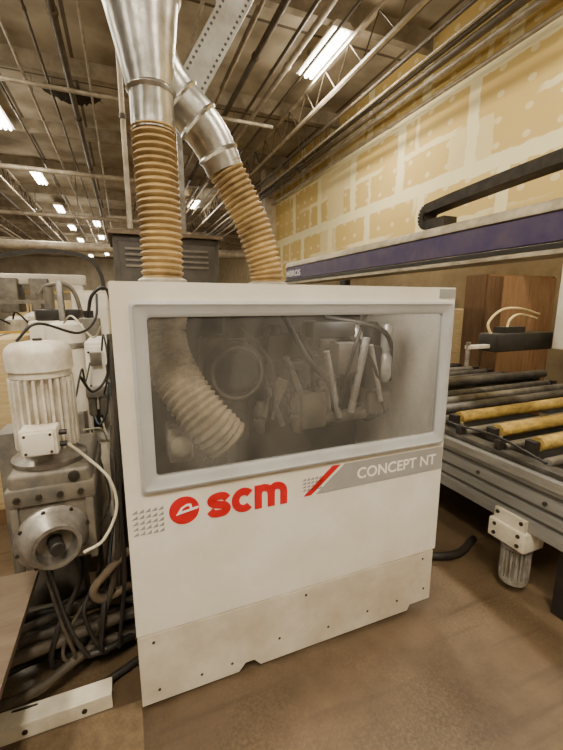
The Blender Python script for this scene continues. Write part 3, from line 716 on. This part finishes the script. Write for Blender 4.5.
bc = thing('wooden_cabinet', 'plain dull brown wooden cabinet standing beyond the roller table under the drywall', 'cabinet', (4.75,3.6,0))
build(MB().box((4.1,3.5,0),(4.14,3.8,1.95)), 'side_board', 'brownwood', bc)
build(MB().box((5.3,3.5,0),(5.34,3.8,1.95)), 'side_board', 'brownwood', bc)
build(MB().box((4.14,3.5,1.91),(5.3,3.8,1.95)), 'top_board', 'lightwood', bc)
build(MB().box((4.14,3.77,0),(5.3,3.8,1.91)), 'back_board', 'brownwood', bc)
build(MB().rbox((4.11,3.47,.05),(4.36,3.498,1.93),.004), 'door', 'brownwood', bc)
build(MB().rbox((4.37,3.47,.05),(4.84,3.498,1.93),.004), 'door', 'lightwood', bc)
build(MB().rbox((4.85,3.47,.05),(5.34,3.498,1.93),.004), 'door', 'lightwood', bc)

# ---------------------------------------------------------------- drive unit at left
du = thing('drive_unit', 'vertical white finned motor on a grey gearbox left of the hood', 'motor', (-.32,1.75,0))
build(MB().rbox((-.58,2.02,0),(-.28,2.2,1.02),.01), 'mounting_column', 'gear', du)
mx, my = -.315, 1.72
build(MB().gear((mx,my), .086, .112, 26, 1.05, 1.325), 'motor_body', 'motor', du)
build(MB().lathe([(.100,1.325),(.106,1.33),(.106,1.35),(.114,1.355),(.114,1.42),(.108,1.44),(.09,1.455),(.05,1.462),(.0,1.465)], (mx,my,0), (0,0,1), 36), 'fan_cowl', 'motor', du)
build(MB().lathe([(.13,.985),(.133,.99),(.133,1.005),(.105,1.02),(.09,1.05)], (mx,my,0), (0,0,1), 36), 'motor_flange', 'steel', du)
tb = build(MB().rbox((mx-.06,my-.18,1.06),(mx+.06,my-.09,1.16),.008), 'terminal_box', 'motor', du)
build(MB().rbox((mx-.05,my-.19,1.068),(mx+.05,my-.181,1.152),.003), 'box_lid', 'fixture', tb)
for dx in (-.04,.04):
    for z in (1.078,1.142): build(MB().lathe([(.005,0),(.005,.003)], (mx+dx,my-.19,z), (0,-1,0), 8), 'lid_screw', 'screw', tb)
for z in (1.085,1.13): build(MB().cyl((mx+.06,my-.135,z),(mx+.085,my-.135,z),.01,seg=10), 'cable_gland', 'black', tb)
build(MB().lathe([(.016,0),(.016,.01)], (mx,my,1.463), (0,0,1), 16), 'lifting_eye', 'screw', du)
build(MB().rbox((-.44,1.58,.60),(-.16,2.02,.985),.02,3), 'gearbox', 'gear', du)
build(MB().rbox((-.45,1.565,.86),(-.15,2.02,.93),.01), 'gearbox_rib', 'gear', du)
for x in (-.425,-.175): build(MB().rbox((x-.014,1.565,.60),(x+.014,2.0,.86),.008), 'gearbox_rib', 'gear', du)
for x in (-.41,-.34,-.27,-.2): build(MB().lathe([(.012,0),(.012,.012)], (x,1.565,.895), (0,-1,0), 6), 'bolt', 'screw', du)
build(MB().lathe([(.02,0),(.02,.012),(.014,.014)], (-.22,1.58,.955), (0,-1,0), 16), 'sight_glass', 'black', du)
ax = (.30,-1,.0)
build(MB().lathe([(.122,0),(.125,.008),(.125,.022),(.116,.03),(.108,.04),(.088,.09),(.082,.10),(.068,.10),(.060,.05),(.04,.045),(.0,.045)], (-.31,1.56,.735), ax, 44), 'output_cone', 'steel', du)
build(MB().lathe([(.026,0),(.026,.07),(.022,.075),(0,.075)], (-.298,1.52,.735), ax, 16), 'shaft', 'darksteel', du)
for i in range(8):
    a = 2*PI*i/8+.2
    build(MB().lathe([(.007,0),(.007,.010)], (-.303+.115*math.cos(a),1.537+.034*math.cos(a),.735+.115*math.sin(a)), ax, 8), 'bolt', 'screw', du)
m2 = thing('drive_unit', 'shorter pale round motor half hidden behind the finned motor', 'motor', (-.30,2.45,0))
build(MB().lathe([(.095,1.0),(.1,1.02),(.1,1.46),(.09,1.49),(.045,1.505),(0,1.506)], (-.31,2.45,0), (0,0,1), 28), 'motor_body', 'fixture', m2)
build(MB().lathe([(.104,1.36),(.108,1.365),(.108,1.385),(.104,1.39)], (-.31,2.45,0), (0,0,1), 28), 'band', 'steel', m2)
build(MB().rbox((-.40,2.35,0),(-.245,2.55,1.0),.01), 'stand', 'gear', m2)
wc = thing('white_cabinet', 'white machine box beside the hood, behind the grey gearbox', 'cabinet', (-.16,2.3,0))
build(MB().rbox((-.205,2.26,.0),(-.088,2.7,1.40),.006), 'body', 'fixture', wc)
build(MB().rbox((-.198,2.245,1.14),(-.096,2.259,1.38),.003), 'cover', 'panel', wc)
build(MB().rbox((-.198,2.245,.86),(-.096,2.259,1.12),.003), 'cover', 'motor', wc)
build(MB().rbox((-.198,2.245,.5),(-.096,2.259,.84),.003), 'cover', 'cream', wc)
for z in (1.17,1.35,.89,1.09): build(MB().lathe([(.006,0),(.006,.004)], (-.187,2.245,z), (0,-1,0), 8), 'screw', 'screw', wc)
build(MB().rbox((-.18,2.22,1.28),(-.125,2.244,1.35),.003), 'switch_box', 'gear', wc)
build(MB().rbox((-.19,2.225,.93),(-.14,2.244,1.04),.003), 'name_plate', 'darksteel', wc)
af = thing('air_filter', 'small grey air filter with two round bowls mounted beside the finned motor', 'air filter', (-.16,2.15,.95))
build(MB().rbox((-.205,2.12,1.13),(-.105,2.18,1.18),.006), 'manifold', 'steel', af)
for x in (-.18,-.13): build(MB().lathe([(.014,0),(.02,.01),(.02,.08),(.022,.085),(.022,.1)], (x,2.15,1.03), (0,0,1), 16), 'bowl', 'gear', af)
build(MB().rbox((-.17,2.18,1.14),(-.14,2.244,1.17),.003), 'bracket', 'steel', af)
build(MB().rbox((-.40,2.95,0),(-.365,3.0,1.75),.004), 'steel_post', 'steel', None, 'slim steel post rising behind the pale round motor', 'post')
pm = thing('pale_machine', 'pale machine block with dark cap behind the round motor at left', 'machine', (-.4,3.3,0))
build(MB().rbox((-.62,3.15,0),(-.22,3.6,1.48),.01), 'housing', 'fixture', pm)
build(MB().rbox((-.58,3.2,1.482),(-.3,3.5,1.56),.01), 'cap', 'darksteel', pm)
build(MB().rbox((-.58,3.13,1.05),(-.28,3.149,1.4),.005), 'door', 'motor', pm)
build(MB().cyl((-.5,3.3,1.56),(-.5,3.3,1.72),.03,seg=12), 'sensor', 'gear', pm)
build(MB().rbox((-.3,3.03,1.1),(-.16,3.12,1.5),.01), 'switch_box', 'gear', pm)
build(MB().sweep(crom([(-.24,3.1,1.5),(-.2,3.1,1.66),(-.1,3.1,1.7),(-.06,3.1,1.4)],8),.012,8), 'conduit', 'black', pm)
cg = thing('machining_station', 'grey steel machine with yellow guard bar beyond the finned motor', 'machine', (-1.3,4.2,0))
for x in (-2.0,-.75): build(MB().box((x,4.1,0),(x+.06,4.2,1.6)), 'post', 'gear', cg)
build(MB().box((-2.1,4.12,1.6),(-.6,4.2,1.635)), 'top_bar', 'gear', cg)
build(MB().box((-2.0,4.09,1.30),(-.7,4.1,1.36)), 'guard_bar', 'yellow', cg)
build(MB().rbox((-1.9,4.22,.4),(-.8,4.7,1.2),.02), 'housing', 'motor', cg)
build(MB().rbox((-1.5,4.25,1.2),(-1.1,4.6,1.45),.02), 'gear_head', 'gear', cg)
build(MB().lathe([(.09,0),(.1,.02),(.1,.25),(.06,.28),(0,.28)], (-.95,4.4,1.2), (0,0,1), 24), 'pump', 'motor', cg)
for x in (-1.75,-1.62): build(MB().lathe([(.03,0),(.045,.01),(.045,.22),(.03,.25),(0,.25)], (x,4.4,1.2), (0,0,1), 20), 'spindle_motor', 'fixture', cg)
for x0, x1, h in ((-1.7,-1.3,1.62),(-1.3,-.9,1.6),(-1.0,-.8,1.62)): build(MB().sweep(crom([(x0,4.35,1.3),(x0+.05,4.3,1.5),((x0+x1)/2,4.28,h-.12),(x1,4.35,1.35)],8),.008,8), 'loose_hose', 'black', cg)
vt = thing('vacuum_pump', 'round pale vacuum pump tank standing between the finned motor and far gantry', 'pump', (-.95,5.6,0))
build(MB().lathe([(.2,.0),(.22,.02),(.22,1.35),(.19,1.45),(.1,1.5),(0,1.51)], (-.95,5.6,0), (0,0,1), 32), 'tank', 'motor', vt)
build(MB().lathe([(.225,0),(.232,.01),(.232,.04),(.225,.05)], (-.95,5.6,1.15), (0,0,1), 32), 'band', 'steel', vt)
build(MB().cyl((-.95,5.6,1.5),(-.95,5.6,1.72),.04,seg=14), 'outlet', 'gear', vt)
build(MB().sweep(crom([(-.95,5.6,1.7),(-.85,5.6,1.82),(-.6,5.6,1.8),(-.5,5.6,1.4),(-.5,5.6,.6)],8),.025,12), 'pipe', 'gear', vt)
es = thing('switch_cabinet', 'tall pale switch cabinet beside the vacuum pump tank', 'cabinet', (-.45,6.4,0))
build(MB().rbox((-.62,6.2,0),(-.2,6.6,1.78),.012), 'body', 'cream', es)
build(MB().rbox((-.6,6.18,.1),(-.22,6.199,1.74),.004), 'door', 'fixture', es)
build(MB().box((-.56,6.17,1.3),(-.4,6.18,1.5)), 'control_panel', 'darksteel', es)
build(MB().box((-.27,6.16,.95),(-.25,6.18,1.1)), 'handle', 'steel', es)

cab = [
 (((-.09,2.08,1.3),(-.080,1.95,1.15),(-.075,1.85,.9),(-.08,1.8,.6),(-.1,1.75,.2),(-.16,1.7,.04)), .012, 'dark'),
 (((-.072,2.1,1.45),(-.060,2.0,1.2),(-.06,1.92,.8),(-.07,1.88,.4),(-.09,1.87,.05)), .016, 'dark'),
 (((-.1,2.2,.95),(-.1,2.05,.8),(-.1,1.95,.65),(-.10,1.92,.45),(-.12,1.9,.1)), .011, 'dark'),
 (((-.08,2.2,1.0),(-.1,2.0,.85),(-.085,1.72,.7),(-.11,1.68,.45),(-.2,1.64,.2),(-.28,1.66,.06)), .014, 'dark'),
 (((-.06,1.8,1.4),(-.062,1.7,1.1),(-.07,1.62,.8),(-.075,1.6,.45),(-.12,1.6,.12)), .009, 'black'),
]
for p, r, m in cab:
    build(MB().sweep(crom(p,10),r,8), 'hanging_cable', m, None, 'dark cable hanging down along the left edge of the hood', 'cable', 'dark cables hanging beside the hood')
wires = [((-.18,2.2,1.3),(-.2,2.1,1.22),(-.2,2.0,1.3),(-.22,1.86,1.2)),((-.15,2.2,1.0),(-.12,2.1,.9),(-.14,2.0,1.0),(-.2,1.85,1.05)),((-.12,2.22,1.36),(-.1,2.1,1.45),(-.085,2.0,1.3),(-.12,2.1,1.15)),
         ((-.2,2.22,1.12),(-.16,2.1,1.0),(-.11,2.0,1.08),(-.085,1.9,1.25)),((-.2,2.18,.95),(-.15,2.0,.8),(-.12,1.85,.7),(-.17,1.7,.62)),((-.3,2.35,1.5),(-.24,2.2,1.54),(-.15,2.1,1.44),(-.1,2.0,1.5))]
for i, p in enumerate(wires):
    build(MB().sweep(crom(p,10),.0045,6), 'thin_wire', ('black','cable','black','bluewire')[i%4], None, 'thin loose wire strung between the white box and the finned motor', 'wire', 'thin wires beside the finned motor')
build(MB().sweep(crom([(-.23,1.58,1.085),(-.18,1.6,1.02),(-.1,1.58,.92),(-.08,1.56,.8),(-.13,1.5,.71),(-.2,1.47,.69)],10),.006,8), 'pale_cable', 'cable', None, 'thin pale cable looping from the motor to the round cone', 'cable')
build(MB().sweep(crom([(-.19,1.8,1.3),(-.15,1.85,1.22),(-.09,1.9,1.28),(-.07,1.85,1.45)],10),.006,8), 'motor_cable', 'black', None, 'black cable running from the finned motor toward the hood', 'cable')
build(MB().sweep(crom([(-.42,1.88,1.45),(-.34,1.9,1.52),(-.2,2.0,1.47),(-.13,2.1,1.53),(-.12,2.2,1.65)],10),.006,8), 'motor_cable', 'black', None, 'black cable curving over the top of the finned motor', 'cable')
for i in range(15):
    y = 1.57+.42*((i*7)%15)/15; z = .028+.055*(i%4); r = .015+.005*(i%3)
    p = [(-1.1,y+.05,z),(-.7,y+random.uniform(-.06,.06),z+.01),(-.45,y+random.uniform(-.08,.08),z+random.uniform(0,.06)),(-.2,y+random.uniform(-.06,.08),z+random.uniform(0,.07)),(.05,y+.08,z)]
    build(MB().sweep(crom(p,8),r,10), 'floor_cable', 'dark' if i % 3 else 'black', None, 'thick dark hose in the bundle lying on the floor left of the hood', 'hose', 'dark hoses bundled on the floor')
for i in range(6):
    x = -.42+.06*i
    p = [(x,1.95,.55),(x+random.uniform(-.04,.06),1.75,.42+random.uniform(-.05,.08)),(x+random.uniform(-.08,.1),1.62,.25+random.uniform(-.03,.08)),(x+random.uniform(-.1,.14),1.6,.12),(x+random.uniform(0,.2),1.75,.05)]
    build(MB().sweep(crom(p,8),.007+.002*(i%3),8), 'looped_cable', ('dark','black','black')[i%3], None, 'slack cable drooping below the grey gearbox onto the hose bundle', 'cable', 'slack cables below the gearbox')
build(MB().sweep(crom([(-.05,1.72,.5),(-.14,1.66,.46),(-.2,1.64,.4),(-.17,1.66,.33),(-.06,1.72,.32)],8),.018,10), 'hose_loop', 'ply', None, 'short brownish hose loop beside the lower edge of the hood', 'hose')
wb = thing('steel_bar', 'dusty white channel bar lying on the floor before the dark hoses', 'bar', (-.35,1.48,0))
build(MB().prism([(1.44,0),(1.44,.065),(1.52,.065),(1.52,0),(1.51,0),(1.51,.055),(1.45,.055),(1.45,0)], 'x', -.56, -.15), 'channel', 'cream', wb, bevel=.002)
for x in (-.45,-.25): build(MB().lathe([(.01,0),(.01,.004)], (x,1.44,.03), (0,-1,0), 10), 'bolt', 'screw', wb)
pb = thing('low_platform', 'flat brown plywood board on a low base at the left edge', 'board', (-.9,1.35,0))
build(MB().box((-1.5,.75,.415),(-.43,1.82,.44)), 'plywood_top', 'ply', pb)
build(MB().box((-1.5,.85,0),(-.72,1.75,.415)), 'base', 'darksteel', pb)
mb = MB(); nx, ny = 26, 18
vs = []; fs = []
for i in range(nx+1):
    for q in range(ny+1):
        a = i/nx; b = q/ny; e = math.sin(PI*a)*math.sin(PI*b)
        vs.append((-.70+.66*a, .98+.45*b, .001+.02*e*random.uniform(.4,1)))
for i in range(nx):
    for q in range(ny):
        o = i*(ny+1)+q; fs.append((o,o+ny+1,o+ny+2,o+1))
mb.add(vs, fs); build(mb, 'sawdust', 'dust', None, 'loose brown sawdust drifted on the floor at lower left', 'sawdust', None, 'stuff')

# ---------------------------------------------------------------- far hall
gm = thing('gantry_machine', 'far pale gantry machine with a roller bed at the left', 'machine', (-2.6,8,0))
build(MB().rbox((-5.2,7.9,1.92),(-.6,8.15,2.1),.02), 'cross_beam', 'fixture', gm)
for x in (-5.1,-.85): build(MB().rbox((x,7.9,0),(x+.2,8.15,1.92),.01), 'post', 'fixture', gm)
build(MB().rbox((-5,7.2,.75),(-.9,9.2,.98),.02), 'bed', 'gear', gm)
for i in range(10): build(MB().cyl((-4.9+.4*i,7.1,1.02),(-4.9+.4*i,9.2,1.02),.05,seg=10), 'roller', 'yellow', gm)
build(MB().rbox((-2.6,7.75,1.3),(-2.2,8.3,2.3),.03), 'head', 'motor', gm)
for x in (-1.9,-1.45): build(MB().rbox((x,7.75,1.45),(x+.28,8.3,2.02),.02), 'drill_head', 'gear', gm)
for x in (-4.8,-1.2): build(MB().box((x,7.4,0),(x+.12,9,.75)), 'leg', 'darksteel', gm)
mb = MB()
pts = resample(crom([(-2.0,7.6,2.3),(-1.4,7.6,2.42),(-.9,7.6,2.45),(-.5,7.6,2.36),(-.32,7.6,2.1),(-.3,7.6,1.8),(-.34,7.6,1.5)],10), .06)
for a, b in zip(pts, pts[1:]):
    d = (b-a).normalized(); nrm = Vector((0,1,0)).cross(d); mb.obox((a+b)/2, d*.033, Vector((0,.05,0)), nrm*.032)
build(mb, 'cable_chain', 'black', None, 'black cable chain arching beside the far pale gantry machine', 'cable chain')
def bundle(x, y, wx, wy, z, lab, m='boards'):
    t = thing('board_bundle', lab, 'board stack', (x,y,0))
    mb = MB()
    for q in (-.4,0,.4): mb.box((x-wx/2,y+q*wy-.05,0),(x+wx/2,y+q*wy+.05,.12))
    build(mb, 'pallet', 'brownwood', t)
    build(MB().rbox((x-wx/2,y-wy/2,.121),(x+wx/2,y+wy/2,z),.01), 'board_pack', m, t)
    for q in (-.3,.3): build(MB().box((x+q*wx-.015,y-wy/2-.004,.121),(x+q*wx+.015,y+wy/2+.004,z+.004)), 'strap', 'black', t)
bundle(-1.2,11.5,2.2,1.2,1.35,'tall strapped board pack just beyond the far gantry machine')
bundle(-4.2,12.5,2.4,1.2,1.0,'low strapped board pack at far left beyond the gantry machine')
bundle(1.3,13,2.4,1.3,1.5,'strapped board pack far behind the dark control cabinet')
bundle(-2.4,17,2.4,1.3,1.7,'most distant tall strapped board pack in the hall')
bundle(3.0,8.2,1.2,1.2,1.2,'strapped board pack under the end of the purple beam')
bundle(6.2,6.2,1.6,2.4,1.5,'long strapped board pack in the lit bay under the drywall wall')
bundle(-1.15,3.45,.9,.6,1.36,'yellowish strapped board pack right behind the white finned motor')
t = thing('cross_duct', 'pale round duct crossing the far hall from side to side', 'duct', (-2.5,13,3.04))
build(MB().cyl((-9,13,3.2),(4,13,3.2),.13,seg=16), 'duct_run', 'pipe', t)
for x in (-7,-4,-1,2): build(MB().cyl((x,13,3.3),(x,13,CZ-.01),.012,seg=6), 'hanger', 'steel', t)
sd = thing('shelf_rack', 'tall far storage rack standing against the end of the hall', 'rack', (-3,31,0))
for x in (-7,-5,-3,-1,1): build(MB().box((x,30.5,0),(x+.12,31.5,2.9)), 'upright', 'pipe', sd)
for z in (.3,1.3,2.3): build(MB().box((-7,30.5,z),(1.12,31.5,z+.1)), 'shelf', 'yellow', sd)
